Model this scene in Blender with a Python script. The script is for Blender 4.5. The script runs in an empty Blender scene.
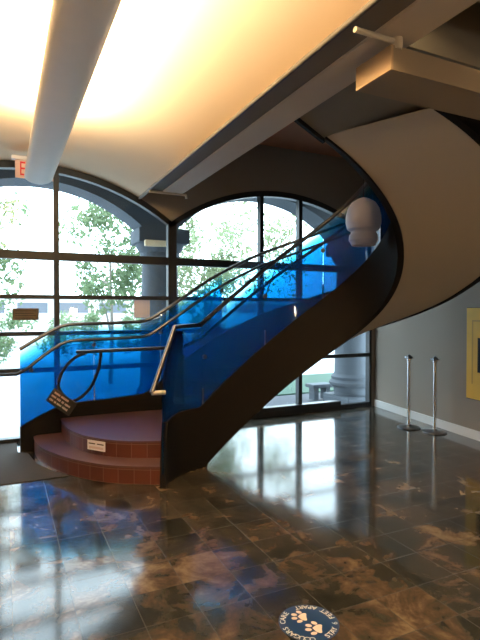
import bpy, bmesh, math, random
from mathutils import Vector, Matrix
random.seed(7)
SC = bpy.context.scene
COL = SC.collection

# ------------------------------------------------------------------ materials
def newmat(name):
    m = bpy.data.materials.new(name); m.use_nodes = True
    nt = m.node_tree; b = nt.nodes['Principled BSDF']
    return m, nt, b
def N(nt, t, **kw):
    n = nt.nodes.new(t)
    for k, v in kw.items(): setattr(n, k, v)
    return n
def plain(name, col, rough=.6, metal=0., var=.08, scale=6., bump=0., spec=.5, coat=0.):
    """a principled surface whose colour wanders a little with noise"""
    m, nt, b = newmat(name); L = nt.links
    tc = N(nt, 'ShaderNodeTexCoord'); no = N(nt, 'ShaderNodeTexNoise'); no.inputs['Scale'].default_value = scale
    no.inputs['Detail'].default_value = 5
    L.new(tc.outputs['Object'], no.inputs['Vector'])
    mx = N(nt, 'ShaderNodeMix', data_type='RGBA')
    mx.inputs[6].default_value = (*[c*(1-var) for c in col], 1)
    mx.inputs[7].default_value = (*[min(1, c*(1+var)) for c in col], 1)
    L.new(no.outputs['Fac'], mx.inputs[0]); L.new(mx.outputs[2], b.inputs['Base Color'])
    b.inputs['Roughness'].default_value = rough; b.inputs['Metallic'].default_value = metal
    b.inputs['Specular IOR Level'].default_value = spec
    b.inputs['Coat Weight'].default_value = coat
    if bump:
        bp = N(nt, 'ShaderNodeBump'); bp.inputs['Strength'].default_value = bump; bp.inputs['Distance'].default_value = .01
        L.new(no.outputs['Fac'], bp.inputs['Height']); L.new(bp.outputs['Normal'], b.inputs['Normal'])
    return m

def floor_mat():
    m, nt, b = newmat('slate_tile'); L = nt.links
    tc = N(nt, 'ShaderNodeTexCoord'); mp = N(nt, 'ShaderNodeMapping')
    mp.inputs['Location'].default_value = (1.796, 3.61, 0)
    L.new(tc.outputs['Object'], mp.inputs['Vector'])
    br = N(nt, 'ShaderNodeTexBrick'); br.offset = 0; br.squash = 1
    br.inputs['Scale'].default_value = 1; br.inputs['Brick Width'].default_value = .305; br.inputs['Row Height'].default_value = .305
    br.inputs['Mortar Size'].default_value = .0022; br.inputs['Mortar Smooth'].default_value = .2
    br.inputs['Color1'].default_value = (0, 0, 0, 1); br.inputs['Color2'].default_value = (1, 1, 1, 1)
    L.new(mp.outputs[0], br.inputs['Vector'])
    # one random offset for each tile
    sc = N(nt, 'ShaderNodeVectorMath', operation='SCALE'); sc.inputs['Scale'].default_value = 1/.305
    L.new(mp.outputs[0], sc.inputs[0])
    fl = N(nt, 'ShaderNodeVectorMath', operation='FLOOR'); L.new(sc.outputs[0], fl.inputs[0])
    wn = N(nt, 'ShaderNodeTexWhiteNoise', noise_dimensions='2D'); L.new(fl.outputs[0], wn.inputs['Vector'])
    off = N(nt, 'ShaderNodeVectorMath', operation='SCALE'); off.inputs['Scale'].default_value = .10
    L.new(wn.outputs['Color'], off.inputs[0])
    ad = N(nt, 'ShaderNodeVectorMath', operation='ADD'); L.new(mp.outputs[0], ad.inputs[0]); L.new(off.outputs[0], ad.inputs[1])
    n1 = N(nt, 'ShaderNodeTexNoise'); n1.inputs['Scale'].default_value = 3.4; n1.inputs['Detail'].default_value = 9; n1.inputs['Roughness'].default_value = .62
    n1.inputs['Distortion'].default_value = .6
    L.new(ad.outputs[0], n1.inputs['Vector'])
    n2 = N(nt, 'ShaderNodeTexNoise'); n2.inputs['Scale'].default_value = 14; n2.inputs['Detail'].default_value = 8; n2.inputs['Roughness'].default_value = .7
    L.new(ad.outputs[0], n2.inputs['Vector'])
    r1 = N(nt, 'ShaderNodeValToRGB'); e = r1.color_ramp.elements
    e[0].position = .36; e[0].color = (.013, .014, .013, 1)
    e[1].position = .80; e[1].color = (.23, .19, .125, 1)
    for p, c in ((.46, (.024, .024, .020, 1)), (.52, (.046, .042, .033, 1)), (.56, (.068, .048, .035, 1)), (.605, (.10, .070, .048, 1)), (.66, (.155, .12, .078, 1))):
        q = e.new(p); q.color = c
    sm = N(nt, 'ShaderNodeMath', operation='MULTIPLY_ADD'); sm.inputs[1].default_value = .82
    L.new(n1.outputs['Fac'], sm.inputs[0])
    s2 = N(nt, 'ShaderNodeMath', operation='MULTIPLY'); s2.inputs[1].default_value = .18; L.new(n2.outputs['Fac'], s2.inputs[0])
    L.new(s2.outputs[0], sm.inputs[2])
    # some tiles rustier than others
    s3 = N(nt, 'ShaderNodeMath', operation='MULTIPLY_ADD'); s3.inputs[1].default_value = .08; s3.inputs[2].default_value = -.020
    L.new(wn.outputs['Value'], s3.inputs[0])
    s4 = N(nt, 'ShaderNodeMath', operation='ADD'); L.new(sm.outputs[0], s4.inputs[0]); L.new(s3.outputs[0], s4.inputs[1])
    L.new(s4.outputs[0], r1.inputs['Fac'])
    mx = N(nt, 'ShaderNodeMix', data_type='RGBA'); L.new(br.outputs['Fac'], mx.inputs[0]); L.new(r1.outputs[0], mx.inputs[6])
    mx.inputs[7].default_value = (.07, .066, .056, 1)
    L.new(mx.outputs[2], b.inputs['Base Color'])
    rr = N(nt, 'ShaderNodeMapRange'); rr.inputs['To Min'].default_value = .07; rr.inputs['To Max'].default_value = .15
    L.new(n2.outputs['Fac'], rr.inputs['Value']); L.new(rr.outputs[0], b.inputs['Roughness'])
    bp = N(nt, 'ShaderNodeBump'); bp.inputs['Strength'].default_value = .12; bp.inputs['Distance'].default_value = .003
    L.new(n1.outputs['Fac'], bp.inputs['Height'])
    bp2 = N(nt, 'ShaderNodeBump', invert=True); bp2.inputs['Strength'].default_value = .5; bp2.inputs['Distance'].default_value = .002
    L.new(br.outputs['Fac'], bp2.inputs['Height']); L.new(bp.outputs['Normal'], bp2.inputs['Normal'])
    L.new(bp2.outputs['Normal'], b.inputs['Normal'])
    b.inputs['Specular IOR Level'].default_value = .5; b.inputs['Coat Weight'].default_value = .12; b.inputs['Coat Roughness'].default_value = .07
    return m

def brick_mat():
    m, nt, b = newmat('red_riser_tile'); L = nt.links
    tc = N(nt, 'ShaderNodeTexCoord')
    br = N(nt, 'ShaderNodeTexBrick'); br.offset = 0
    br.inputs['Scale'].default_value = 1; br.inputs['Brick Width'].default_value = .155; br.inputs['Row Height'].default_value = .135
    br.inputs['Mortar Size'].default_value = .004
    br.inputs['Color1'].default_value = (.13, .034, .024, 1); br.inputs['Color2'].default_value = (.09, .026, .020, 1)
    br.inputs['Mortar'].default_value = (.17, .10, .08, 1)
    L.new(tc.outputs['UV'], br.inputs['Vector']); L.new(br.outputs['Color'], b.inputs['Base Color'])
    b.inputs['Roughness'].default_value = .4
    return m

def glass_mat(name, film, lite=False):
    """thin sheet: transparent with tint + a little gloss.  film: blue film fading out to the top edge (UV v)"""
    m = bpy.data.materials.new(name); m.use_nodes = True; nt = m.node_tree; nt.nodes.clear(); L = nt.links
    out = N(nt, 'ShaderNodeOutputMaterial'); tr = N(nt, 'ShaderNodeBsdfTransparent'); gl = N(nt, 'ShaderNodeBsdfGlossy')
    gl.inputs['Roughness'].default_value = .03
    fr = N(nt, 'ShaderNodeFresnel'); fr.inputs['IOR'].default_value = 1.35
    mix = N(nt, 'ShaderNodeMixShader'); L.new(fr.outputs[0], mix.inputs[0])
    L.new(gl.outputs[0], mix.inputs[2]); L.new(mix.outputs[0], out.inputs['Surface'])
    if not film:
        tr.inputs['Color'].default_value = (.94, .97, .96, 1); L.new(tr.outputs[0], mix.inputs[1]); return m
    tc = N(nt, 'ShaderNodeTexCoord'); sp = N(nt, 'ShaderNodeSeparateXYZ'); L.new(tc.outputs['UV'], sp.inputs[0])
    no = N(nt, 'ShaderNodeTexNoise'); no.inputs['Scale'].default_value = 3; L.new(tc.outputs['Object'], no.inputs['Vector'])
    ma = N(nt, 'ShaderNodeMath', operation='MULTIPLY_ADD'); ma.inputs[1].default_value = .015; L.new(no.outputs['Fac'], ma.inputs[0]); L.new(sp.outputs['Y'], ma.inputs[2])
    r = N(nt, 'ShaderNodeValToRGB'); e = r.color_ramp.elements
    e[0].position = .0; e[0].color = (.035, .235, .40, 1)
    e[1].position = 1.; e[1].color = (.86, .95, .97, 1)
    for p, c in ((.4, (.035, .30, .48, 1)), (.76, (.06, .40, .61, 1)), (.90, (.30, .68, .82, 1))):
        q = e.new(p); q.color = c
    if lite:
        for q in e:
            c = list(q.color)[:3]; q.color = (*[x**.15 for x in c], 1)
    L.new(ma.outputs[0], r.inputs['Fac']); L.new(r.outputs[0], tr.inputs['Color'])
    # the film scatters a little of the daylight that falls on it
    df = N(nt, 'ShaderNodeBsdfTranslucent'); d2 = N(nt, 'ShaderNodeBsdfDiffuse')
    for q in (df, d2): q.inputs['Color'].default_value = (.006, .27, .90, 1)
    ds = N(nt, 'ShaderNodeMixShader'); ds.inputs[0].default_value = .4; L.new(df.outputs[0], ds.inputs[1]); L.new(d2.outputs[0], ds.inputs[2])
    fm = N(nt, 'ShaderNodeMixShader')
    mr = N(nt, 'ShaderNodeMapRange'); mr.inputs['From Min'].default_value = .7; mr.inputs['From Max'].default_value = 1.
    mr.inputs['To Min'].default_value = .05 if lite else .17; mr.inputs['To Max'].default_value = .01
    L.new(ma.outputs[0], mr.inputs['Value']); L.new(mr.outputs[0], fm.inputs[0])
    L.new(tr.outputs[0], fm.inputs[1]); L.new(ds.outputs[0], fm.inputs[2]); L.new(fm.outputs[0], mix.inputs[1])
    return m
def emit(name, col, s):
    m = bpy.data.materials.new(name); m.use_nodes = True; nt = m.node_tree; nt.nodes.clear()
    o = N(nt, 'ShaderNodeOutputMaterial'); e = N(nt, 'ShaderNodeEmission'); e.inputs[0].default_value = (*col, 1); e.inputs[1].default_value = s
    nt.links.new(e.outputs[0], o.inputs['Surface']); return m
def leaf_mat(name, c):
    m, nt, b = newmat(name); L = nt.links
    tc = N(nt, 'ShaderNodeTexCoord'); no = N(nt, 'ShaderNodeTexNoise'); no.inputs['Scale'].default_value = 2.5; L.new(tc.outputs['Object'], no.inputs['Vector'])
    mx = N(nt, 'ShaderNodeMix', data_type='RGBA'); mx.inputs[6].default_value = (*[x*.6 for x in c], 1); mx.inputs[7].default_value = (*[min(1, x*1.5) for x in c], 1)
    L.new(no.outputs['Fac'], mx.inputs[0])
    tl = N(nt, 'ShaderNodeBsdfTranslucent'); L.new(mx.outputs[2], tl.inputs['Color']); L.new(mx.outputs[2], b.inputs['Base Color'])
    b.inputs['Roughness'].default_value = .6
    ms = N(nt, 'ShaderNodeMixShader'); ms.inputs[0].default_value = .45
    L.new(b.outputs[0], ms.inputs[1]); L.new(tl.outputs[0], ms.inputs[2]); L.new(ms.outputs[0], nt.nodes['Material Output'].inputs['Surface'])
    return m

M = {
 'floor': floor_mat(), 'brick': brick_mat(),
 'vault': plain('cream_vault', (.70, .54, .36), .8, var=.03, scale=1.5),
 'wall': plain('beige_wall', (.24, .195, .155), .75, var=.05, scale=1.2),
 'wallw': plain('grey_spandrel', (.30, .27, .23), .8, var=.05, scale=1.2),
 'brown': plain('rust_ceiling', (.36, .15, .08), .8, var=.1, scale=1.5),
 'slab': plain('tan_slab', (.34, .27, .19), .8, var=.08, scale=1.5),
 'beam': plain('grey_beam', (.52, .48, .43), .75, var=.08, scale=4, bump=.1),
 'duct': plain('tan_duct', (.27, .22, .16), .7, var=.06, scale=4),
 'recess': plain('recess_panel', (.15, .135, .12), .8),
 'landing': plain('landing_grey', (.21, .20, .17), .8, var=.05),
 'dark': plain('dark_conduit', (.03, .028, .025), .5),
 'base': plain('pale_baseboard', (.62, .60, .58), .5, var=.03),
 'frame': plain('black_frame', (.018, .02, .022), .4),
 'string': plain('dark_stringer', (.009, .0075, .0065), .7, var=.2, scale=3, spec=.2),
 'soffit': plain('beige_soffit', (.47, .435, .37), .8, var=.04, scale=1.2),
 'tread': plain('plum_tread', (.11, .055, .055), .38, var=.15, scale=7),
 'steel': plain('brushed_steel', (.13, .13, .14), .28, 1., var=.05),
 'chrome': plain('chrome', (.75, .75, .76), .15, 1., var=.02),
 'fixture': plain('grey_fixture', (.80, .78, .74), .5, var=.03),
 'pipe': plain('pale_pipe', (.60, .56, .48), .5, var=.05),
 'glass': glass_mat('clear_glass', False), 'film': glass_mat('blue_film_glass', True), 'film2': glass_mat('pale_film_glass', True, True),
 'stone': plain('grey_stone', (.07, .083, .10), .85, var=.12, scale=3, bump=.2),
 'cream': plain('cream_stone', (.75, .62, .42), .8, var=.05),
 'pave': plain('pale_paving', (.34, .37, .41), .8, var=.08, scale=2),
 'grass': plain('lawn', (.018, .055, .033), .9, var=.4, scale=20, bump=.5),
 'gravel': plain('gravel', (.04, .043, .055), .9, var=.3, scale=30),
 'bark': plain('bark', (.22, .19, .16), .9, var=.3, scale=12),
 'leafA': leaf_mat('leaf_a', (.14, .20, .10)), 'leafB': leaf_mat('leaf_b', (.20, .24, .13)),
 'build': plain('far_building', (.55, .53, .50), .8, var=.06, scale=1), 'darkwin': plain('far_window', (.09, .10, .12), .4),
 'mat': plain('entrance_mat', (.035, .028, .022), .9, var=.25, scale=60, bump=.3),
 'rope': plain('black_rope', (.012, .012, .014), .6), 'sign': plain('black_sign', (.012, .012, .014), .5),
 'mark': plain('grey_print', (.75, .62, .62), .7, var=.2, scale=60),
 'white': plain('white_paper', (.88, .84, .88), .7, var=.03), 'tanpaper': plain('tan_notice', (.16, .12, .085), .7, var=.2, scale=30),
 'red': plain('red_letter', (.75, .02, .04), .5), 'exit': plain('exit_plate', (.75, .52, .50), .4, var=.03),
 'blue': plain('navy_decal', (.008, .035, .12), .35, var=.1), 'paw': plain('paw_white', (.80, .66, .60), .5, var=.03),
 'white2': plain('decal_letter', (.8, .8, .8), .5, var=.02),
 'yellow': plain('mustard_canvas', (.62, .36, .02), .6, var=.12, scale=5), 'yellow2': plain('mustard_border', (.42, .24, .02), .6),
 'orange': plain('lit_tan_end', (.40, .29, .18), .7, var=.06),
 'step_concrete': plain('dark_step_core', (.05, .03, .026), .7),
}

# ------------------------------------------------------------------ mesh helpers
def link(name, bm, mat, parent=None, smooth=False, recalc=True):
    if recalc: bmesh.ops.recalc_face_normals(bm, faces=bm.faces)
    me = bpy.data.meshes.new(name); bm.to_mesh(me); bm.free()
    o = bpy.data.objects.new(name, me); COL.objects.link(o)
    if mat: me.materials.append(M[mat])
    if smooth:
        for p in me.polygons: p.use_smooth = True
        me.set_sharp_from_angle(angle=math.radians(35))
    if parent: o.parent = parent; o.matrix_parent_inverse = Matrix.Translation(-Vector(parent.location)) if parent.rotation_euler.z == 0 else Matrix.Identity(4)
    return o
def tag(o, label=None, cat=None, group=None, kind=None):
    if label: o['label'] = label
    if cat: o['category'] = cat
    if group: o['group'] = group
    if kind: o['kind'] = kind
    return o
def thing(name, loc, label, cat, group=None, kind=None, rz=0):
    o = bpy.data.objects.new(name, None); COL.objects.link(o); o.location = loc; o.rotation_euler.z = rz
    o.empty_display_size = .1
    return tag(o, label, cat, group, kind)
def box(bm, a, b):
    x0, y0, z0 = a; x1, y1, z1 = b
    v = [bm.verts.new(p) for p in ((x0,y0,z0),(x1,y0,z0),(x1,y1,z0),(x0,y1,z0),(x0,y0,z1),(x1,y0,z1),(x1,y1,z1),(x0,y1,z1))]
    for f in ((0,3,2,1),(4,5,6,7),(0,1,5,4),(1,2,6,5),(2,3,7,6),(3,0,4,7)): bm.faces.new([v[i] for i in f])
    return v
def bx(name, a, b, mat, parent=None, bevel=0.):
    bm = bmesh.new(); box(bm, a, b)
    if bevel: bmesh.ops.bevel(bm, geom=bm.edges[:], offset=bevel, segments=2, affect='EDGES')
    return link(name, bm, mat, parent)
def prism(bm, poly, z0, z1):
    lo = [bm.verts.new((x, y, z0)) for x, y in poly]; hi = [bm.verts.new((x, y, z1)) for x, y in poly]
    n = len(poly)
    bm.faces.new(lo[::-1]); bm.faces.new(hi)
    for i in range(n): bm.faces.new((lo[i], lo[(i+1) % n], hi[(i+1) % n], hi[i]))
def sweep(bm, rings, closed_ends=True):
    vs = [[bm.verts.new(p) for p in r] for r in rings]; n = len(rings[0])
    for i in range(len(vs)-1):
        for j in range(n):
            bm.faces.new((vs[i][j], vs[i][(j+1) % n], vs[i+1][(j+1) % n], vs[i+1][j]))
    if closed_ends: bm.faces.new(vs[0][::-1]); bm.faces.new(vs[-1])
    return vs
def tube(bm, pts, r, seg=10):
    pts = [Vector(p) for p in pts]; rings = []
    up = Vector((0, 0, 1))
    for i, p in enumerate(pts):
        if i == 0: d = pts[1]-p
        elif i == len(pts)-1: d = p-pts[i-1]
        else: d = (pts[i+1]-p).normalized()+(p-pts[i-1]).normalized()
        d.normalize(); a = d.cross(up)
        if a.length < .05: a = d.cross(Vector((1, 0, 0)))
        a.normalize(); b = d.cross(a)
        rr = r[i] if isinstance(r, (list, tuple)) else r
        rings.append([p+(a*math.cos(2*math.pi*k/seg)+b*math.sin(2*math.pi*k/seg))*rr for k in range(seg)])
    sweep(bm, rings)
def tubeobj(name, pts, r, mat, parent=None, seg=10):
    bm = bmesh.new(); tube(bm, pts, r, seg); return link(name, bm, mat, parent, smooth=True)
def lathe(bm, prof, cx, cy, seg=32):
    rings = [[(cx+r*math.cos(2*math.pi*k/seg), cy+r*math.sin(2*math.pi*k/seg), z) for k in range(seg)] for r, z in prof]
    sweep(bm, rings)
def rounded(pts, it=2):
    """soften the corners of a 3-D polyline (Chaikin), ends kept"""
    pts = [Vector(p) for p in pts]
    for _ in range(it):
        q = [pts[0]]
        for a, b in zip(pts[:-1], pts[1:]): q += [a.lerp(b, .25), a.lerp(b, .75)]
        q.append(pts[-1]); pts = q
    return pts

# ------------------------------------------------------------------ room shell
PI = math.pi
U0, U1 = -3.53, 3.6
YB = -9.6
def arch_z(u, uc, apex, R): 
    d = min(abs(u-uc), R*.999); return apex-(R-math.sqrt(R*R-d*d))
BAYS = ((-3.53, 0.), (0., 3.53))
def az(u):
    uc = -1.765 if u < 0 else 1.765
    return arch_z(u, uc, 3.45, 2.93)

bm = bmesh.new(); prism(bm, [(-3.8, YB-.2), (2.2, YB-.2), (3.72, 0.06), (-3.8, .06)], -.15, 0)
tag(link('floor', bm, 'floor'), kind='structure')

def wall_right_u(y): return 3.586+(y+.02)*.16
bm = bmesh.new()
prism(bm, [(wall_right_u(.0), .0), (wall_right_u(YB), YB), (wall_right_u(YB)+.2, YB), (wall_right_u(.0)+.2, .0)], -.02, 4.3)
tag(link('wall_right', bm, 'wall'), kind='structure')
bm = bmesh.new()
prism(bm, [(wall_right_u(-.02)-.018, -.02), (wall_right_u(YB)-.018, YB), (wall_right_u(YB)+.01, YB), (wall_right_u(-.02)+.01, -.02)], 0, .115)
tag(link('baseboard_right', bm, 'base'), kind='structure')
tag(bx('wall_left', (-3.75, YB, -.02), (-3.53, 0, 4.3), 'wall'), kind='structure')
tag(bx('wall_back', (-3.75, YB-.2, -.02), (2.6, YB, 4.3), 'wall'), kind='structure')

# window wall above the arches
def arch_wall(name, bays, Y0, Y1, ztop, zf, mat, piers=(), zp=0, n=28):
    bm = bmesh.new()
    for a, b in bays:
        for i in range(n):
            u0, u1 = a+(b-a)*i/n, a+(b-a)*(i+1)/n
            z0, z1 = zf(u0+1e-5), zf(u1-1e-5)
            v = [bm.verts.new(p) for p in ((u0,Y0,z0),(u1,Y0,z1),(u1,Y1,z1),(u0,Y1,z0),(u0,Y0,ztop),(u1,Y0,ztop),(u1,Y1,ztop),(u0,Y1,ztop))]
            for f in ((0,3,2,1),(4,5,6,7),(0,1,5,4),(2,3,7,6)): bm.faces.new([v[k] for k in f])
            if i == 0: bm.faces.new([v[k] for k in (3,0,4,7)])
            if i == n-1: bm.faces.new([v[k] for k in (1,2,6,5)])
    for a, b in piers: box(bm, (a, Y0, zp), (b, Y1, ztop))
    bmesh.ops.remove_doubles(bm, verts=bm.verts, dist=1e-4)
    return link(name, bm, mat)
tag(arch_wall('wall_front', BAYS, .0, .16, 4.3, lambda u: az(u)-.005, 'wallw', piers=((3.53, 3.8), (-3.8, -3.53))), kind='structure')

# windows: black frames and panes
def window(n, a, b, mull, uc):
    root = thing('window_%d' % n, ((a+b)/2, .06, 0), None, None, kind='structure')
    Y0, Y1 = .0, .10
    bm = bmesh.new(); R = []
    K = 40
    for i in range(K+1):
        u = a+(b-a)*i/K
        z = az(min(max(u, a+1e-4), b-1e-4)); w = .085
        R.append([(u, Y0, z-w), (u, Y0, z), (u, Y1, z), (u, Y1, z-w)])
    sweep(bm, R); link('arched_frame', bm, 'frame', root)
    if n == 1: bx('jamb', (a, Y0, 0), (a+.05, Y1, 2.9), 'frame', root)
    bx('jamb', (b-.05, Y0, 0), (b+(.05 if n == 1 else 0), Y1, 2.86), 'frame', root)
    if n == 2: bx('jamb', (a+.0501, Y0, 0), (a+.07, Y1, 2.86), 'frame', root)
    for m_ in mull:
        bx('mullion', (m_-.032, Y0+.002, 0), (m_+.032, Y1-.002, az(m_)-.06), 'frame', root)
    for z, t in ((2.305, .052), (1.79, .026), (1.33, .026), (.875, .03)):
        bx('transom', (a+.02, Y0+.004, z-t), (b-.02, Y1-.004, z+t), 'frame', root)
    if n == 1: bx('sill', (a, Y0-.01, 0), (b, Y1, .05), 'frame', root)
    else:
        bx('sill', (a, Y0-.03, 0), (2.87, Y1, .14), 'frame', root); bx('sill', (2.87, Y0, 0), (b, Y1, .07), 'frame', root)
    # panes, one for every field between the mullions
    edges = [a+.02]+list(mull)+[b-.02]
    for e0, e1 in zip(edges[:-1], edges[1:]):
        bm = bmesh.new(); K = 14; top = []
        for i in range(K+1):
            u = e0+(e1-e0)*i/K; top.append((u, az(u)-.03))
        for y in (.052, .058):
            f = [bm.verts.new((e0, y, .02)), bm.verts.new((e1, y, .02))]+[bm.verts.new((u, y, z)) for u, z in top[::-1]]
            bm.faces.new(f)
        link('pane', bm, 'glass', root, recalc=False)
    return root
window(1, -3.53, 0., (-2.21, -1.51), -1.765)
window(2, 0., 3.53, (1.42, 2.11), 1.765)

# vaulted cream ceiling over the first bay
bm = bmesh.new(); R = []
K = 48; ua, ub = -3.53, -.455
for i in range(K+1):
    u = ua+(ub-ua)*i/K; z = az(u)
    R.append((u, z))
inner = [[(u, y, z) for u, z in R] for y in (YB, 0.0)]
outer = [[(u, y, z+.14) for u, z in R] for y in (YB, 0.0)]
vi = [[bm.verts.new(p) for p in r] for r in inner]; vo = [[bm.verts.new(p) for p in r] for r in outer]
for i in range(K):
    bm.faces.new((vi[0][i], vi[0][i+1], vi[1][i+1], vi[1][i])); bm.faces.new((vo[0][i], vo[1][i], vo[1][i+1], vo[0][i+1]))
for i in (0, K):
    bm.faces.new((vi[0][i], vi[1][i], vo[1][i], vo[0][i]))
tag(link('ceiling', bm, 'vault', smooth=True), kind='structure')
tag(bx('wall_stairwell', (-.47, YB, 3.12), (-.44, 0, 4.3), 'wallw'), kind='structure')
tag(bx('ceiling_stairwell', (-.5, YB, 4.12), (3.8, .1, 4.3), 'brown'), kind='structure')
# upper floor slab over the camera's right
bm = bmesh.new(); prism(bm, [(-.44, YB), (wall_right_u(YB), YB), (wall_right_u(-4.75), -4.75), (-.44, -4.75)], 3.32, 3.6)
tag(link('ceiling_landing', bm, 'slab'), kind='structure')

# long grey beam under the edge of the vault
root = thing('ceiling_beam', (-.51, -4, 2.85), 'long grey plastered beam running along the right edge of the cream vault', 'beam')
bx('beam_body', (-.617, YB, 2.85), (-.40, -1.62, 2.965), 'beam', root, .004)
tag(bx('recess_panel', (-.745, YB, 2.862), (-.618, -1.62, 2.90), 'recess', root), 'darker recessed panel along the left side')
tubeobj('conduit', [(-.755, YB, 2.865), (-.755, -1.62, 2.865)], .010, 'dark', root)
tubeobj('end_bracket', [(-.76, -1.62, 2.845), (-.36, -1.62, 2.845), (-.355, -1.62, 2.81)], .014, 'pipe', root)
# landing slab at the head of the stair joins in after the staircase section
# crosswise boxed duct and the pipe that carries it
root = thing('boxed_duct', (.9, -4.85, 2.70), 'tan boxed duct hanging crosswise below the stair landing with a lit end', 'duct')
bm = bmesh.new(); box(bm, (-.53, -4.93, 2.70), (2.75, -4.68, 2.812)); link('duct_body', bm, 'duct', root)
bx('lit_end', (-.542, -4.93, 2.70), (-.53, -4.68, 2.812), 'orange', root)  # light from the vault is put into this paler end colour
bm = bmesh.new(); tube(bm, [(-.74, -4.92, 2.835), (-.50, -4.92, 2.835)], .013); 
tag(link('support_pipe', bm, 'pipe', root, True), 'pale painted support pipe')
bm = bmesh.new(); lathe(bm, [(.022, 2.80), (.026, 2.815), (.026, 2.85), (.02, 2.86)], -.50, -4.92, 14); link('pipe_fitting', bm, 'pipe', root, True)
# crosswise bulkhead further back, and a short stub at the frame's right edge
tag(bx('bulkhead', (-.40, -5.35, 2.98), (2.7, -5.12, 3.318), 'duct'), 'wide tan crosswise bulkhead above and behind the boxed duct', 'bulkhead')
tag(bx('light_box', (.25, -4.9, 2.8125), (.55, -4.82, 2.88), 'orange'), 'small pale box on top of the boxed duct at the right edge', 'light box')

# ------------------------------------------------------------------ linear uplight
FX = -1.765
root = thing('linear_uplight', (FX, -4.5, 3.0), 'long grey linear uplight with a curved belly hanging under the cream vault', 'light fixture')
prof = []
for k in range(13):
    t = PI*k/12; prof.append((FX-.145*math.cos(t), 3.075-.075*math.sin(t)))
prof += [(FX+.145, 3.10), (FX+.135, 3.10)]
for k in range(13):
    t = PI*(12-k)/12; prof.append((FX-.130*math.cos(t), 3.080-.062*math.sin(t)))
prof += [(FX-.135, 3.10), (FX-.145, 3.10)]
bm = bmesh.new(); sweep(bm, [[(u, y, z) for u, z in prof] for y in (-9.0, -.78)], False)
link('housing', bm, 'fixture', root, True)
for y in (-.782, -9.0):
    bm = bmesh.new(); v = [bm.verts.new((u, y, z)) for u, z in prof[:14]]; v2 = [bm.verts.new((u, y+.012, z)) for u, z in prof[:14]]
    bm.faces.new(v); bm.faces.new(v2[::-1])
    for i in range(14): bm.faces.new((v[i], v[(i+1) % 14], v2[(i+1) % 14], v2[i]))
    link('end_plate', bm, 'fixture', root)
M['globe'] = plain('globe', (.27, .27, .36), .5, var=.02); _b = M['globe'].node_tree.nodes['Principled BSDF']; _b.inputs['Emission Color'].default_value = (1, .92, .92, 1); _b.inputs['Emission Strength'].default_value = .02  # faint glow added to the unidentified dome
M['tube'] = emit('lamp_tube', (1, .86, .62), 14)
for k in range(6):
    y0 = -8.9+k*1.15
    tubeobj('lamp_tube', [(FX, y0, 3.075), (FX, y0+1.08, 3.075)], .018, 'tube', root, 8)
for y in (-1.0, -3.4, -5.8, -8.2):
    tubeobj('hanger_wire', [(FX+.08, y, 3.09), (FX+.08, y, 3.46)], .003, 'dark', root, 6)
def area(name, loc, sx, sy, e, col, rot=(0, 0, 0)):
    l = bpy.data.lights.new(name, 'AREA'); l.shape = 'RECTANGLE'; l.size = sx; l.size_y = sy; l.energy = e; l.color = col
    o = bpy.data.objects.new(name, l); COL.objects.link(o); o.location = loc; o.rotation_euler = rot; return o
lt = area('uplight_lamp', (FX, -5.45, 3.105), .22, 6.9, 600, (1, .83, .56), (PI, 0, 0))

# a second, shorter uplight, added out of frame to warm the right side
root = thing('linear_uplight', (1.7, -6.2, 2.85), 'added shorter grey linear uplight, out of view under the tan ceiling behind the viewer', 'light fixture')
bx('housing', (1.58, -7.2, 2.85), (1.82, -5.6, 2.92), 'fixture', root, .01)
tubeobj('lamp_tube', [(1.7, -7.1, 2.94), (1.7, -5.7, 2.94)], .018, 'tube', root, 8)
for y in (-7.0, -5.8): tubeobj('hanger_wire', [(1.7, y, 2.9), (1.7, y, 3.32)], .003, 'dark', root, 6)
area('uplight_lamp', (1.7, -6.4, 2.965), .2, 1.5, 90, (1, .8, .55), (PI, 0, 0))
# unseen ceiling lights added behind the camera as fill
for i, (u, y, zc) in enumerate(((1.2, -7.6, 3.32), (-.1, -7.0, 3.32), (1.7, -6.0, 3.32))):
    r_ = thing('fill_downlight', (u, y, zc), 'added round recessed fill light in the tan ceiling behind the viewer', 'light fixture', 'added fill lights behind the viewer')
    bm = bmesh.new(); lathe(bm, [(.09, zc-.012), (.11, zc-.012), (.11, zc-.001), (.09, zc-.001)], u, y, 24); link('trim_ring', bm, 'fixture', r_, True)
    l = bpy.data.lights.new('fill_downlight_lamp', 'SPOT'); l.energy = 60; l.color = (1, .82, .6); l.spot_size = 2.2; l.spot_blend = .8; l.shadow_soft_size = .08
    o = bpy.data.objects.new('fill_downlight_lamp', l); COL.objects.link(o); o.location = (u, y, zc-.03)

# ------------------------------------------------------------------ exit sign
def text_bm(s, size, depth=.002):
    cu = bpy.data.curves.new('t', 'FONT'); cu.body = s; cu.size = size; cu.extrude = depth; cu.align_x = 'CENTER'; cu.align_y = 'CENTER'
    o = bpy.data.objects.new('t', cu); COL.objects.link(o)
    dg = bpy.context.evaluated_depsgraph_get(); me = bpy.data.meshes.new_from_object(o.evaluated_get(dg))
    bm = bmesh.new(); bm.from_mesh(me); bpy.data.objects.remove(o); bpy.data.curves.remove(cu); bpy.data.meshes.remove(me)
    return bm
root = thing('exit_sign', (-1.87, -.40, 3.12), 'red lettered exit sign under the vault, half hidden by the grey uplight', 'sign')
bx('mount_housing', (-2.03, -.44, 3.345), (-1.56, -.36, 3.385), 'white', root, .004)
bx('plate', (-1.99, -.405, 3.14), (-1.58, -.395, 3.345), 'exit', root)
bm = text_bm('EXIT', .17)
bm.transform(Matrix.Translation((-1.80, -.409, 3.24)) @ Matrix.Rotation(PI/2, 4, 'X') @ Matrix.Diagonal((.85, 1.35, 1, 1)))
link('lettering', bm, 'red', root)

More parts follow.
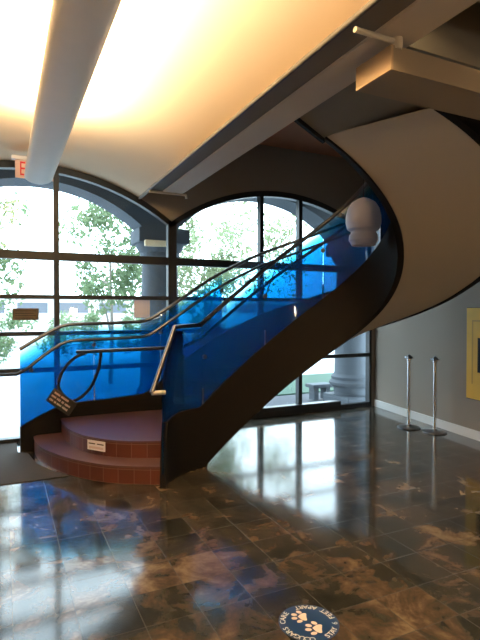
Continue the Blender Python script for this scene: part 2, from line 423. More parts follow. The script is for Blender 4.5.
# ------------------------------------------------------------------ staircase
KN = [1.90350945, 0.17701063, 1.50110061, 0.98160162, 1.31868508, 1.31566572]
SL, S0, DT, HC, HD = .779, .709, .665, 1.488, 1.318
LEN = 5.6; NS = 300; ds = LEN/(NS-1)
SS = [i*ds for i in range(NS)]
def kin(s):
    t = s/LEN*(len(KN)-1); i = min(int(t), len(KN)-2); return KN[i]+(KN[i+1]-KN[i])*(t-i)
hh = [1.20684216]; PX = [-.80726]; PY = [-2.33750]
for i in range(1, NS):
    hh.append(hh[-1]-(kin(SS[i])+kin(SS[i-1]))/2*ds); hm = (hh[-1]+hh[-2])/2
    PX.append(PX[-1]+math.cos(hm)*ds); PY.append(PY[-1]+math.sin(hm)*ds)
def interp(x, xs, ys):
    if x <= xs[0]: return ys[0]
    for i in range(1, len(xs)):
        if x <= xs[i]: t = (x-xs[i-1])/(xs[i]-xs[i-1]); return ys[i-1]+(ys[i]-ys[i-1])*t
    return ys[-1]
def P(s, lat=0.):
    if s < 0: h = hh[0]; return (PX[0]+math.cos(h)*s-math.sin(h)*lat, PY[0]+math.sin(h)*s+math.cos(h)*lat)
    x = min(s/ds, NS-1.001); i = int(x); t = x-i
    h = hh[i]+(hh[i+1]-hh[i])*t
    return (PX[i]+(PX[i+1]-PX[i])*t-math.sin(h)*lat, PY[i]+(PY[i+1]-PY[i])*t+math.cos(h)*lat)
SEND = 4.45
SENDO = 4.2
def zform(s): return SL*(s-S0)
def in_bot(s): return max(0., zform(s))
def in_top(s):
    if s < .10: return .12+(.58-.12)*s/.10
    if s < .66: return interp(s, [.10, .35, .66], [.58, .62, zform(.66)+DT])
    return zform(s)+DT
def in_cap(s): return interp(s, [-.15, 0, .36, .58], [.70, .90, 1.44, zform(.58)+HC]) if s < .58 else zform(s)+HC
def Wd(s): return interp(s, [1.0, 1.4, 2.0, 2.5, 2.9, 4.0, 4.5, 4.75], [1.47, 1.42, 1.2, 1.05, .96, .93, .90, .33])
def dzo(s): return interp(s, [1.0, 1.7], [0, .13])
# outer path: param s, with a lead-in before s=1 that flares towards the window
LEAD = [(-1.96, -.40, 0, .28, 1.17, .90), (-1.75, -.375, 0, .39, 1.30, 1.07), (-1.47, -.36, 0, .50, 1.45, 1.26), (-.95, -.345, 0, .52, 1.46, 1.27), (-.45, -.36, 0, .56, 1.48, 1.29)]
opath = []
acc = -(2.0)
for q in LEAD: opath.append(q)
k = 1.0
while k <= SENDO+.001:
    x, y = P(k, Wd(k)); z = zform(k)+dzo(k)
    opath.append((x, y, max(0, z), z+DT, z+HC, z+HD)); k += .05
# smooth the joint of lead-in and helix
dense = []
for a, b in zip(opath[:-1], opath[1:]):
    L_ = math.hypot(b[0]-a[0], b[1]-a[1]); n = max(1, int(L_/.05))
    for j in range(n): dense.append([a[i]+(b[i]-a[i])*j/n for i in range(6)])
dense.append(list(opath[-1]))
for _ in range(3):
    dense = [dense[0]]+[[(dense[i-1][c]+2*dense[i][c]+dense[i+1][c])/4 for c in range(6)] for i in range(1, len(dense)-1)]+[dense[-1]]
OUT = dense
OL = [0.]
for a, b in zip(OUT[:-1], OUT[1:]): OL.append(OL[-1]+math.hypot(b[0]-a[0], b[1]-a[1]))
def O(l, lat=0.):
    l = max(0, min(l, OL[-1]-1e-4))
    i = max(j for j in range(len(OL)-1) if OL[j] <= l); t = (l-OL[i])/(OL[i+1]-OL[i])
    a, b = OUT[i], OUT[i+1]; q = [a[c]+(b[c]-a[c])*t for c in range(6)]
    dx, dy = b[0]-a[0], b[1]-a[1]; n = math.hypot(dx, dy)
    return [q[0]-dy/n*lat, q[1]+dx/n*lat]+q[2:]
def nearest_O(x, y): 
    return min(range(len(OUT)), key=lambda i: (OUT[i][0]-x)**2+(OUT[i][1]-y)**2)

STAIR = thing('spiral_staircase', (.15, -2.2, 0), 'curved staircase with blue film glass balustrades, dark stringers and brick red bottom steps', 'staircase')
# stringers
frange = lambda a, b, n: [a+(b-a)*i/n for i in range(n+1)]
bm = bmesh.new(); R = []
for s in [0, .05, .10]+frange(.14, SEND, 110):
    a, b = P(s, 0), P(s, .055); zl, zh = in_bot(s), in_top(s)
    R.append([(a[0], a[1], zl), (b[0], b[1], zl), (b[0], b[1], zh), (a[0], a[1], zh)])
sweep(bm, R); link('inner_stringer', bm, 'string', STAIR, True)
bm = bmesh.new(); R = []
for l in frange(0, OL[-1], 130):
    a, b = O(l, -.055), O(l, 0)
    R.append([(a[0], a[1], a[2]), (b[0], b[1], a[2]), (b[0], b[1], a[3]), (a[0], a[1], a[3])])
sweep(bm, R); link('outer_stringer', bm, 'string', STAIR, True)
# soffit
bm = bmesh.new(); R = []
for s in frange(S0+.06, SEND, 90):
    so = s-interp(s, [3.6, SEND], [0, SEND-SENDO]); a = P(s, .05); w = Wd(so) if so > 1 else 1.47; c = P(so, w-.05)
    za = zform(s)+.02; zc = max(0.02, zform(so)+dzo(so)+.012)
    R.append([(a[0], a[1], za), (c[0], c[1], zc), (c[0], c[1], zc+.008), (a[0], a[1], za+.008)])
sweep(bm, R); link('soffit', bm, 'soffit', STAIR, True)

# the two flared bottom steps (brick red risers, plum treads)
def flared(front, z0, z1, s_to, lfrom):
    """front: nosing polyline from the outer string to the inner one"""
    f = [Vector((x, y, 0)) for x, y in front]
    f = rounded(f, 2)
    poly = [(v.x, v.y) for v in f]
    for s in frange(.06, s_to, 8): 
        p = P(s, .075); 
        if p[1] > poly[-1][1]+.02: poly.append(p)
    back = []
    l = nearest_O(*P(s_to, 1.5)); l = OL[l]
    for t in frange(l, lfrom, 10): q = O(t, -.075); back.append((q[0], q[1]))
    poly += back
    bm = bmesh.new(); prism(bm, poly, z0, z1-.02)
    step = link('step', bm, 'step_concrete', STAIR)
    bm = bmesh.new(); off = []
    fr = [(v.x, v.y) for v in f]
    top = []
    for i, (x, y) in enumerate(poly):
        if i < len(fr):
            a = fr[max(0, i-1)]; b = fr[min(len(fr)-1, i+1)]; dx, dy = b[0]-a[0], b[1]-a[1]; n = math.hypot(dx, dy)
            x, y = x+dy/n*.018, y-dx/n*.018
        top.append((x, y))
    prism(bm, top, z1-.02, z1); link('tread_surface', bm, 'tread', step)
    bm = bmesh.new(); uv = bm.loops.layers.uv.new('UVMap'); L_ = 0; pr = None
    lo, hi = [], []; us = []
    for i, (x, y) in enumerate(fr):
        a = fr[max(0, i-1)]; b = fr[min(len(fr)-1, i+1)]; dx, dy = b[0]-a[0], b[1]-a[1]; n = math.hypot(dx, dy)
        x, y = x+dy/n*.01, y-dx/n*.01
        if pr: L_ += math.hypot(x-pr[0], y-pr[1])
        pr = (x, y); us.append(L_); lo.append(bm.verts.new((x, y, z0))); hi.append(bm.verts.new((x, y, z1-.02)))
    for i in range(len(lo)-1):
        fc = bm.faces.new((lo[i], lo[i+1], hi[i+1], hi[i]))
        for lp, (uu, vv) in zip(fc.loops, ((us[i], 0), (us[i+1], 0), (us[i+1], z1-z0-.02), (us[i], z1-z0-.02))): lp[uv].uv = (uu, vv)
    tag(link('riser_tiles', bm, 'brick', step, recalc=False), 'brick red glazed riser tiles with pale joints')
flared([(-1.80, -.50), (-1.80, -.70), (-1.77, -1.02), (-1.62, -1.42), (-1.44, -1.73), (-1.25, -1.95), (-1.03, -2.10), (-.80, -2.22)], 0, .17, .9, .18)
flared([(-1.50, -.46), (-1.50, -.75), (-1.49, -1.05), (-1.37, -1.45), (-1.17, -1.72), (-.95, -1.865), (-.70, -1.965)], .17, .34, .9, .48)
# winding steps
NT = 15
for i in range(NT):
    s0 = .90+.218*i; s1 = s0+.221; z = .34+.17*(i+1)
    a0, a1 = P(s0, .06), P(s1, .06); w0, w1 = Wd(s0)-.06, Wd(s1)-.06
    c0, c1 = P(s0, w0), P(s1, w1); cm, am = P((s0+s1)/2, (w0+w1)/2), P((s0+s1)/2, .06)
    bm = bmesh.new()
    top = [a0, am, a1, c1, cm, c0]
    prism(bm, top, z-.035, z)
    st = link('step', bm, 'tread', STAIR)
    b0, d0 = P(s0+.018, .06), P(s0+.018, w0)
    bm = bmesh.new(); prism(bm, [b0, P(s0+.03, .06), P(s0+.03, w0-.08), P(s0+.018, w0-.08)], z-.155, z-.035); link('riser', bm, 'tread', st)

pa, pb = P(SEND, .0), P(SENDO, Wd(SENDO))
zl_ = zform(SEND)+.015; e0 = P(SEND, 0)
bm = bmesh.new(); prism(bm, [e0, (-.40, -3.835), (-.40, -4.78), (wall_right_u(-4.78), -4.78), (wall_right_u(-4.7)-.01, -4.70), (pb[0]+.14, -4.70), (pb[0]+.14, pb[1]), (e0[0]+.16, e0[1]-.3), (e0[0]+.05, e0[1]-.02)], zl_, 3.315)
lh = tag(link('ceiling_stairhead', bm, 'landing'), kind='structure')
bm = bmesh.new(); prism(bm, [(e0[0], e0[1]+.02), (-.40, -3.80), (-.40, -3.833), (e0[0], e0[1]-.012)], zl_-.03, 3.3); link('well_edge', bm, 'string', lh)
# glass panels with a film gradient in UV v
def glass_strip(name, rows, mat='film'):
    """rows of (ax,ay,bx,by,zlow,zhigh)"""
    bm = bmesh.new(); uv = bm.loops.layers.uv.new('UVMap'); vs = []
    for ax, ay, bx_, by, zl, zh in rows:
        r = []
        K = 6
        for q in range(K+1): r.append(bm.verts.new((ax, ay, zl+(zh-zl)*q/K)))
        for q in range(K, -1, -1): r.append(bm.verts.new((bx_, by, zl+(zh-zl)*q/K)))
        vs.append(r)
    K = 6; vv = [q/K for q in range(K+1)]+[q/K for q in range(K, -1, -1)]; n = len(vv)
    for i in range(len(vs)-1):
        for j in range(n):
            jj = (j+1) % n
            f = bm.faces.new((vs[i][j], vs[i][jj], vs[i+1][jj], vs[i+1][j]))
            for lp, c in zip(f.loops, (vv[j], vv[jj], vv[jj], vv[j])): lp[uv].uv = (0, c)
    for r, rev in ((vs[0], True), (vs[-1], False)):
        for q in range(K):
            a = (r[q], r[q+1], r[n-2-q], r[n-1-q]); cs = (vv[q], vv[q+1], vv[q+1], vv[q])
            f = bm.faces.new(a)
            for lp, c in zip(f.loops, cs): lp[uv].uv = (0, c)
    return link(name, bm, mat, STAIR, True)
cuts = [.0, .70, 1.45, 2.10, 2.80, 3.50, 4.42]
for a, b in zip(cuts[:-1], cuts[1:]):
    rows = []
    for s in frange(a+.0015, b-.0015, 14):
        p, q = P(s, .022), P(s, .034); zl = in_top(s)-.03; zh = in_cap(s)-.015
        if s < .1: zl = .10
        rows.append((*p, *q, zl, zh))
    glass_strip('glass_panel', rows)
ocuts = [0.0]
while ocuts[-1]+.8 < OL[-1]: ocuts.append(ocuts[-1]+.84)
for a, b in zip(ocuts[:-1], ocuts[1:]):
    rows = []
    for l in frange(a+.0015, b-.0015, 12):
        p, q = O(l, -.034), O(l, -.022); rows.append((p[0], p[1], q[0], q[1], p[3]-.03, p[4]-.015))
    glass_strip('glass_panel', rows, 'film' if a < 2.1 else 'film2')
# bright clips along the joints of the panels
for s in cuts[1:-1]:
    p = P(s, .016); zt = in_top(s)
    bx('joint_clip', (p[0]-.006, p[1]-.006, zt-.10), (p[0]+.006, p[1]+.006, zt+.16), 'steel', STAIR)
for l in ocuts[1:2]:
    p = O(l, -.045)
    bx('joint_clip', (p[0]-.006, p[1]-.006, p[3]-.02), (p[0]+.006, p[1]+.006, p[3]+.32), 'chrome', STAIR)

# rails
capp = [(-.80, -2.30, .868), (-.925, -2.30, .872), (-.78, -2.17, 1.16), (-.633, -2.042, 1.455), (-.60, -2.01, 1.47)]
tubeobj('rail_return', [(-.80, -2.295, .868), (-.925, -2.30, .870)], .021, 'pipe', STAIR)
pts = [(-.925, -2.30, .870), (-.633, -2.07, 1.455)]
pts += [(*P(.50, .03), 1.458)]
pts += [(*P(s, .028), zform(s)+HC) for s in frange(.68, SEND, 60)]
tubeobj('top_rail', pts, .022, 'steel', STAIR, 12)
# inner grab rail and its level reach across the entry
pts = [(-1.382, -.859, 1.152), (-.55, -1.80, 1.236), (*P(.52, .12), 1.24)]+[(*P(s, .11), zform(s)+HD-.02) for s in frange(.74, SEND, 60)]
tubeobj('handrail', pts, .019, 'steel', STAIR, 12)
pts = [(O(l, -.028)[0], O(l, -.028)[1], O(l)[4]) for l in frange(0, OL[-1], 110)]
pts = [pts[0]]+pts[1:]
tubeobj('top_rail', pts, .021, 'steel', STAIR, 12)
pts = [(-2.16, -.42, .885), (-1.99, -.47, .89)]+[(O(l, -.11)[0], O(l, -.11)[1], O(l)[5]) for l in frange(.05, OL[-1], 110)]
tubeobj('handrail', pts, .019, 'steel', STAIR, 12)
# standoffs carrying the grab rails
for s in (.72, 1.45, 2.10, 2.80, 3.5):
    a = P(s, .02); b = P(s, .11); z = zform(s)+HD-.02
    if s < .73: z = 1.24
    r_ = tubeobj('rail_bracket', [(a[0], a[1], z-.10), (b[0]*.6+a[0]*.4, b[1]*.6+a[1]*.4, z-.10), (b[0], b[1], z-.05), (b[0], b[1], z)], .007, 'steel', STAIR, 8)
    d = Vector((a[0]-b[0], a[1]-b[1], 0)).normalized()
    tubeobj('bracket_disc', [Vector((a[0], a[1], z-.10))-d*.006, Vector((a[0], a[1], z-.10))+d*.016], .024, 'steel', r_, 14)
for l in (.12, ocuts[1], ocuts[2], ocuts[3], ocuts[4], ocuts[5]):
    q = O(l, -.03); b = O(l, -.11); z = q[5]
    r_ = tubeobj('rail_bracket', [(q[0], q[1], z-.07), (b[0]*.6+q[0]*.4, b[1]*.6+q[1]*.4, z-.07), (b[0], b[1], z-.03), (b[0], b[1], z)], .007, 'steel', STAIR, 8)
    d = Vector((q[0]-b[0], q[1]-b[1], 0)).normalized()
    tubeobj('bracket_disc', [Vector((q[0], q[1], z-.07))-d*.02, Vector((q[0], q[1], z-.07))-d*.004], .024, 'steel', r_, 14)
# sticker on the riser
root = thing('riser_sticker', (-1.27, -1.60, .25), 'small white printed sticker on the brick red riser of the second step', 'sticker')
a = Vector((-1.345, -1.505)); b = Vector((-1.205, -1.69)); d = (b-a).normalized(); nn = Vector((d.y, -d.x))
def onriser(t0, t1, z0, z1, h0, h1):
    bm = bmesh.new(); p0 = a+(b-a)*t0; p1 = a+(b-a)*t1
    poly = [p0+nn*h0, p1+nn*h0, p1+nn*h1, p0+nn*h1]; prism(bm, [(p.x, p.y) for p in poly], z0, z1); return bm
link('backing', onriser(0, 1, .225, .322, .032, .036), 'white', root)
bm = onriser(.1, .9, .24, .263, .036, .037); link('print', bm, 'mark', root)
for t0, t1, z0, z1 in ((.08, .45, .285, .295), (.55, .92, .285, .295)): link('print', onriser(t0, t1, z0, z1, .036, .037), 'step_concrete', root)

# rope loop and the black sign it carries
pts = [(-1.165, -1.105, 1.165), (-1.160, -1.085, 1.135), (-1.17, -1.06, 1.006), (-1.212, -.99, .838), (-1.284, -.93, .70), (-1.39, -.87, .61), (-1.47, -.82, .60), (-1.58, -.775, .74), (-1.565, -.78, .85), (-1.53, -.79, .94), (-1.45, -.82, 1.05), (-1.36, -.875, 1.12), (-1.30, -.945, 1.140)]
tag(tubeobj('barrier_rope', rounded(pts, 2), .017, 'rope'), 'thick black rope looped from the level rail across the stair entry', 'rope')
root = thing('hanging_sign', (-1.545, -.80, .60), 'tilted black sign with small pale print hanging on the rope loop', 'sign')
c = Vector((-1.545, -.825, .598)); ex = Vector((.221, -.109, -.168)).normalized(); ey = Vector((.092, -.041, .134)); ey = (ey-ex*ey.dot(ex)).normalized(); en = ex.cross(ey)
F_ = Matrix((( ex.x, ey.x, en.x, c.x), (ex.y, ey.y, en.y, c.y), (ex.z, ey.z, en.z, c.z), (0, 0, 0, 1)))
bm = bmesh.new(); box(bm, (-.155, -.085, -.006), (.155, .085, .006)); bmesh.ops.bevel(bm, geom=bm.edges[:], offset=.003, segments=1, affect='EDGES')
bm.transform(F_); link('board', bm, 'sign', root)
bm = bmesh.new()
sg = 1 if en.y < 0 else -1
for row, words in enumerate(((.075, .10), (.06, .05, .03, .07), (.05, .025, .06, .07))):
    x = -.13 if row else -.12; y = .05-.045*row
    for wd in words:
        n = max(2, int(wd/.014))
        for j in range(n):
            xx = x+wd*j/n; h = .011+.004*random.random()
            box(bm, (xx, y-h, sg*.0062), (xx+.009, y+h*.8, sg*.0075))
        x += wd+.012
bm.transform(F_); link('print', bm, 'mark', root)

# ------------------------------------------------------------------ things in the room
bm = bmesh.new(); prism(bm, [(-3.5, -1.6), (-1.56, -1.6), (-1.68, -1.40), (-1.82, -1.05), (-1.88, -.6), (-1.985, -.5), (-1.985, -.015), (-3.5, -.015)], .001, .007)
tag(link('entrance_mat', bm, 'mat'), 'flat dark brown entrance mat below the left windows beside the steps', 'mat')
# floor decal
root = thing('floor_decal', (-.725, -4.545, 0), 'round navy floor decal with two pale paw prints and lettering', 'decal')
cx, cy = -.725, -4.545; RD = .155
bm = bmesh.new(); lathe(bm, [(RD, .0008), (RD, .002)], cx, cy, 48); link('disc', bm, 'blue', root)
# the decal's own up direction points towards the viewer (it reads upside down from the photo's side)
camdir = Vector((.4305, .9026)); updir = -camdir; ang = math.atan2(updir.y, updir.x)-PI/2-1.08
base = Matrix.Translation((cx, cy, .0024)) @ Matrix.Rotation(ang, 4, 'Z')
bmL = bmesh.new()
def ring_text(s, centre, step, r, inward):
    n = len(s)
    for i, ch in enumerate(s):
        if ch == ' ': continue
        th = centre+(((n-1)/2-i) if not inward else (i-(n-1)/2))*step
        b = text_bm(ch, .041, .0004)
        rot = th-PI/2 if not inward else th+PI/2
        b.transform(base @ Matrix.Translation((r*math.cos(th), r*math.sin(th), 0)) @ Matrix.Rotation(rot, 4, 'Z') @ Matrix.Diagonal((1.05, 1.0, 1, 1)))
        me = bpy.data.meshes.new('x'); b.to_mesh(me); bmL.from_mesh(me); bpy.data.meshes.remove(me); b.free()
ring_text('COUGARS CARE', PI/2, .20, .132, False)
ring_text('STAY 6 FEET APART', -PI/2, .18, .134, True)
link('lettering', bmL, 'white2', root, recalc=False)
def paw(px, py, sc, rot):
    bm = bmesh.new(); T = base @ Matrix.Translation((px, py, .0004)) @ Matrix.Rotation(rot, 4, 'Z') @ Matrix.Diagonal((sc, sc, 1, 1))
    def blob(pts):
        f = rounded([Vector((x, y, 0)) for x, y in pts]+[Vector((*pts[0], 0))], 2)[:-1]
        lo = [bm.verts.new(T @ p) for p in f]; hi = [bm.verts.new(T @ (p+Vector((0, 0, .0008)))) for p in f]
        bm.faces.new(hi); bm.faces.new(lo[::-1])
        for i in range(len(f)): bm.faces.new((lo[i], lo[(i+1) % len(f)], hi[(i+1) % len(f)], hi[i]))
    blob([(0, .28), (.42, -.02), (.50, -.42), (.12, -.38), (-.12, -.38), (-.50, -.42), (-.42, -.02)])
    for tx, ty, a in ((-.58, .16, .5), (-.23, .55, .15), (.23, .55, -.15), (.58, .16, -.5)):
        blob([(tx+.17*math.cos(t)*math.cos(a)-.25*math.sin(t)*math.sin(a), ty+.17*math.cos(t)*math.sin(a)+.25*math.sin(t)*math.cos(a)) for t in [k*PI/4 for k in range(8)]])
    return link('paw_print', bm, 'paw', root)
base = Matrix.Translation((cx, cy, .0024)) @ Matrix.Rotation(math.atan2(-.4305, .9026), 4, 'Z')
paw(-.032, .046, .068, PI/2-.05)
paw(.032, -.050, .072, PI/2-.15)

# stanchions
def stanchion():
    r_ = thing('stanchion', (2.93, -1.48, 0), 'left chrome stanchion post, a little nearer the window than its twin', 'stanchion', None)
    x, y = 2.93, -1.48
    bm = bmesh.new(); lathe(bm, [(.005, 0), (.150, 0), (.155, .006), (.150, .016), (.10, .028), (.035, .036), (.03, .05), (.005, .05)], x, y, 36); link('base', bm, 'steel', r_, True)
    bm = bmesh.new(); lathe(bm, [(.022, .045), (.022, .93), (.03, .935), (.03, .955), (.022, .96)], x, y, 20); link('post', bm, 'chrome', r_, True)
    bm = bmesh.new(); lathe(bm, [(.028, .958), (.036, .965), (.036, .985), (.026, .995), (.015, 1.01), (.004, 1.015)], x, y, 20); h = link('head', bm, 'steel', r_, True)
    for k in range(4):
        t = k*PI/2+.4
        bx('rope_hook', (x+.045*math.cos(t)-.012, y+.045*math.sin(t)-.012, .962), (x+.045*math.cos(t)+.012, y+.045*math.sin(t)+.012, .985), 'chrome', h)
    return r_
st = stanchion()
def dup(o, parent=None):
    c = o.copy(); COL.objects.link(c)
    if parent: c.parent = parent; c.matrix_parent_inverse = o.matrix_parent_inverse.copy()
    for ch in [q for q in bpy.data.objects if q.parent == o]: dup(ch, c)
    return c
s2 = dup(st); s2.location = (3.04, -1.835, 0); s2['label'] = 'right chrome stanchion post, nearer the yellow picture on the beige wall'

# yellow picture on the right wall
root = thing('yellow_picture', (3.17, -2.6, .53), 'mustard yellow picture panel hanging on the beige wall at the right edge', 'picture')
d = Vector((-.158, -.987, 0)).normalized(); nrm = Vector((-.987, .158, 0)); o0 = Vector((wall_right_u(-2.19), -2.19, 0))
def panel(name, t0, t1, z0, z1, h0, h1, mat):
    bm = bmesh.new(); poly = []
    for t, h in ((t0, h0), (t1, h0), (t1, h1), (t0, h1)): p = o0+d*t+nrm*h; poly.append((p.x, p.y))
    prism(bm, poly, z0, z1); return link(name, bm, mat, root)
panel('frame_edge', 0, .95, .50, 1.66, .002, .026, 'frame')
panel('canvas', .008, .942, .51, 1.652, .026, .034, 'yellow')
panel('border_line', .10, .85, 1.48, 1.50, .034, .036, 'yellow2'); panel('border_line', .10, .12, .70, 1.48, .034, .036, 'yellow2')
panel('dark_figure', .20, .70, .85, 1.28, .034, .037, 'string')

# dim dome on a cord, added for an unidentified pale rounded shape
root = thing('pale_dome', (1.056, -2.79, 2.7), 'pale domed stand-in for an unidentified rounded shape, hanging inside the curve of the stair before the blue glass', 'stand-in')
bm = bmesh.new(); lathe(bm, [(.03, 2.24), (.11, 2.25), (.14, 2.30), (.135, 2.35), (.12, 2.37), (.12, 2.385), (.155, 2.41), (.17, 2.47), (.168, 2.54), (.15, 2.61), (.115, 2.665), (.06, 2.70), (.02, 2.715)], 1.056, -2.79, 28); link('dome_body', bm, 'globe', root, True)
tubeobj('cord', [(1.056, -2.79, 2.72), (1.056, -2.79, 4.12)], .004, 'dark', root, 6)
# notices taped on the window
for (u0, u1, z0, z1, mt, nm, lb) in ((-2.02, -1.72, 1.50, 1.645, 'tanpaper', 'window_notice', 'brown printed notice taped to the far left window pane'),
                                (-.52, -.30, 1.52, 1.81, 'white', 'paper_notice', 'white paper sheet taped to the window beside the junction mullion')):
    root = thing(nm, ((u0+u1)/2, .045, z0), lb, 'notice')
    bx('sheet', (u0, .044, z0), (u1, .048, z1), mt, root)
    bm = bmesh.new()
    if nm == 'window_notice':
        for r in range(4):
            zz = z1-.03-r*.03; box(bm, (u0+.03, .0425, zz-.005), (u1-.03-.03*(r % 2), .044, zz+.003))
        link('print', bm, 'dark', root)

# ------------------------------------------------------------------ outside
tag(bx('ground_outside', (-60, .16, -.45), (60, 70, -.22), 'pave'), kind='structure')
tag(bx('lawn', (1.9, 2.7, -.22), (40, 5.4, -.19), 'grass'), 'green lawn seen through the low windows below the stair', 'lawn', kind='stuff')
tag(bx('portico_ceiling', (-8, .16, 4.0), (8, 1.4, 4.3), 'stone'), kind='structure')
def az2(u):
    for uc, ap in ((-5.22, 3.40), (-1.69, 3.40), (1.86, 3.52), (5.4, 3.52)):
        if abs(u-uc) <= 1.765: return arch_z(u, uc, ap, 2.2)
    return 2.8
bays2 = ((-6.98, -3.45), (-3.45, .085), (.085, 3.62), (3.62, 7.16))
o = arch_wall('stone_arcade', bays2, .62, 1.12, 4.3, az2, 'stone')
tag(o, 'grey stone arcade wall with round arches outside the windows', 'arcade')
def column(u, w, label):
    r_ = thing('stone_column', (u, .87, -.22), label, 'column', 'arcade columns')
    bm = bmesh.new(); lathe(bm, [(w+.0, .06), (w+.02, .20), (w+.09, .25), (w+.10, .30), (w+.05, .35), (w+.06, .40), (w+.02, .44), (w, .47), (w-.02, 1.6), (w-.04, 2.42)], u, .87, 28); link('shaft', bm, 'stone', r_, True)
    bx('plinth', (u-w-.06, .87-w-.06, -.22), (u+w+.06, .87+w+.06, .06), 'stone', r_, .01)
    bm = bmesh.new(); lathe(bm, [(w-.04, 2.42), (w+.0, 2.44), (w-.01, 2.50), (w+.05, 2.58), (w+.06, 2.64)], u, .87, 28); cp = link('capital', bm, 'stone', r_, True)
    bx('abacus', (u-w-.08, .58, 2.64), (u+w+.08, 1.16, 2.86), 'stone', cp, .01)
    return r_
column(.085, .31, 'grey stone column outside behind the mullion where the two windows meet')
column(3.80, .33, 'grey stone column outside at the right end behind the stair')
column(-3.45, .31, 'grey stone column outside beyond the left frame edge')
tag(bx('cream_block', (-.24, .50, 2.57), (.12, .575, 2.66), 'cream', bevel=.006), 'cream coloured oblong block mounted on the column head outside', 'wall lamp')  # cream block added for an unidentified pale patch

# bench
root = thing('garden_bench', (3.75, 1.86, -.19), 'small grey stone bench on the paving outside the low window', 'bench')
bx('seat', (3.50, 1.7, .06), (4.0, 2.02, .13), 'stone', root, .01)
bx('leg', (3.56, 1.76, -.19), (3.66, 1.96, .06), 'stone', root); bx('leg', (3.84, 1.76, -.19), (3.94, 1.96, .06), 'stone', root)

tag(bx('gravel_bed', (1.5, .17, -.22), (9, 2.7, -.215), 'gravel'), 'grey gravel ground around the bench outside the low window', 'gravel', kind='stuff')
# unseen lamp added behind the viewer to brighten the stair soffit
root = thing('fill_floor_lamp', (-.2, -8.9, 0), 'added warm bare-bulb fill lamp, unseen behind the viewer', 'floor lamp')
bm = bmesh.new(); lathe(bm, [(.01, 0), (.15, 0), (.15, .02), (.02, .035), (.01, .035)], -.2, -8.9, 28); link('base', bm, 'dark', root, True)
tubeobj('pole', [(-.2, -8.9, .03), (-.2, -8.9, 1.30)], .011, 'steel', root)
bm = bmesh.new(); lathe(bm, [(.02, 1.30), (.05, 1.32), (.07, 1.38), (.05, 1.44), (.02, 1.46)], -.2, -8.9, 16); link('bulb', bm, 'tube', root, True)
l = bpy.data.lights.new('fill_floor_lamp_light', 'POINT'); l.energy = 60; l.color = (1, .80, .58); l.shadow_soft_size = .12
o = bpy.data.objects.new('fill_floor_lamp_light', l); COL.objects.link(o); o.location = (-.2, -8.9, 1.62)
# trees
def tree(name, x, y, rx, rz, zc, n, ls, mat, label, trunk=True, cat='tree', group=None):
    r_ = thing(name, (x, y, -.2), label, cat, group)
    rnd = random.Random(int(x*37+y*11)); bm = bmesh.new()
    cl = [(x+rnd.uniform(-1, 1)*rx*.75, y+rnd.uniform(-1, 1)*rx*.75, zc+rnd.uniform(-1, 1)*rz*.8, rnd.uniform(.25, .5)*min(rx, rz)) for _ in range(26)]
    for i in range(n):
        c = cl[rnd.randrange(len(cl))]
        v = Vector((rnd.gauss(0, 1), rnd.gauss(0, 1), rnd.gauss(0, 1))).normalized()*c[3]*rnd.random()**.5
        p = Vector(c[:3])+v; a = Vector((rnd.gauss(0, 1), rnd.gauss(0, 1), rnd.gauss(0, 1))).normalized(); b = a.cross(Vector((rnd.gauss(0, 1), rnd.gauss(0, 1), rnd.gauss(0, 1)))).normalized()
        s = ls*rnd.uniform(.6, 1.3)
        bm.faces.new([bm.verts.new(q) for q in (p-a*s, p-b*s*.45, p+a*s, p+b*s*.45)])
    link('foliage', bm, mat, r_, recalc=False)
    if trunk:
        bm = bmesh.new(); tube(bm, [(x, y, -.22), (x+.05, y, zc*.4), (x, y+.05, zc)], [.06, .045, .02], 8)
        for k in range(3):
            c = cl[k*3]; zb = zc*.3+.5*zc*rnd.random(); tube(bm, [(x, y, zb), ((x+c[0])/2, (y+c[1])/2, (zb+c[2])/2+.1), c[:3]], [.035, .025, .01], 6)
        link('trunk', bm, 'bark', r_, True)
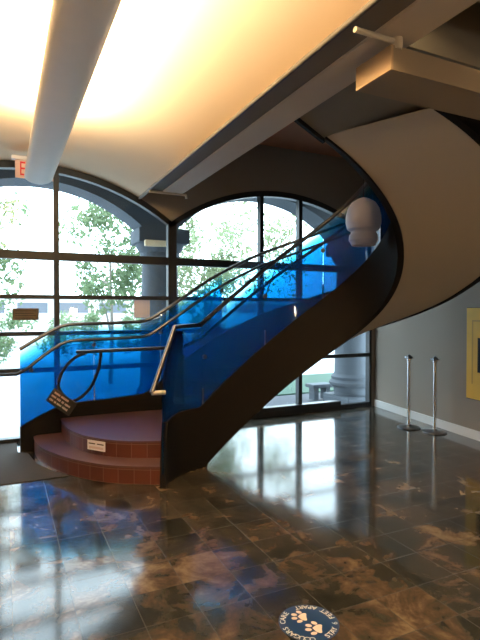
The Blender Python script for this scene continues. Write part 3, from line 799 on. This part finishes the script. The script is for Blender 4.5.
tree('young_tree', .35, 6.2, 1.15, 1.6, 3.0, 2600, .085, 'leafA', 'loose green tree outside seen through the left arched window')
tree('young_tree', 3.0, 6.4, 1.2, 1.6, 3.1, 2300, .085, 'leafB', 'pale green tree outside seen through the right arched window')
tree('young_tree', -2.6, 6.0, .9, 1.5, 2.8, 2000, .085, 'leafA', 'green tree outside at the far left edge of the windows')
tree('young_tree', 6.4, 9.5, 1.8, 1.6, 3.7, 1500, .10, 'leafB', 'thin pale tree far outside behind the blue glass')
for i, (x, y, l) in enumerate(((-2.4, 9.2, 'low green shrub far outside at the left window edge'), (.2, 9.4, 'low green shrub far outside behind the long grey rails'), (2.9, 9.6, 'low green shrub outside beside the stone column'), (5.6, 9.8, 'low green shrub outside behind the right window'))):
    tree('garden_shrub', x, y+2, 1.3, .8, .75, 2200, .075, 'leafA', l, False, 'shrub', 'shrubs across the courtyard')
# far building
root = thing('far_building', (0, 22, -.2), 'low pale building with a dark window band across the courtyard', 'building')
bx('wall', (-16, 22, -.2), (16, 25, 2.35), 'build', root); bx('roof', (-16.3, 21.8, 2.35), (16.3, 25.2, 2.5), 'build', root)
for k in range(14): bx('window', (-14+k*2.1, 21.97, 1.55), (-12.5+k*2.1, 22.0, 2.1), 'darkwin', root)

# ------------------------------------------------------------------ sky, camera, view
w = bpy.data.worlds.new('World'); SC.world = w; w.use_nodes = True
bg = w.node_tree.nodes['Background']; bg.inputs['Color'].default_value = (.70, .86, 1, 1); bg.inputs['Strength'].default_value = 9.0
cam = bpy.data.cameras.new('Camera'); co = bpy.data.objects.new('Camera', cam); COL.objects.link(co); SC.camera = co
co.location = (-2.142, -6.694, 1.6)
cam.sensor_fit = 'VERTICAL'; cam.sensor_height = 24; cam.lens = 24*500/640
yaw = math.atan2(.4305, .9026); pit = math.atan(8/500)
co.rotation_euler = (PI/2-pit, 0, -yaw)
cam.clip_start = .05; cam.clip_end = 300
SC.view_settings.view_transform = 'Standard'; SC.view_settings.look = 'None'; SC.view_settings.gamma = 1; SC.view_settings.exposure = 0
SC.view_settings.use_curve_mapping = False
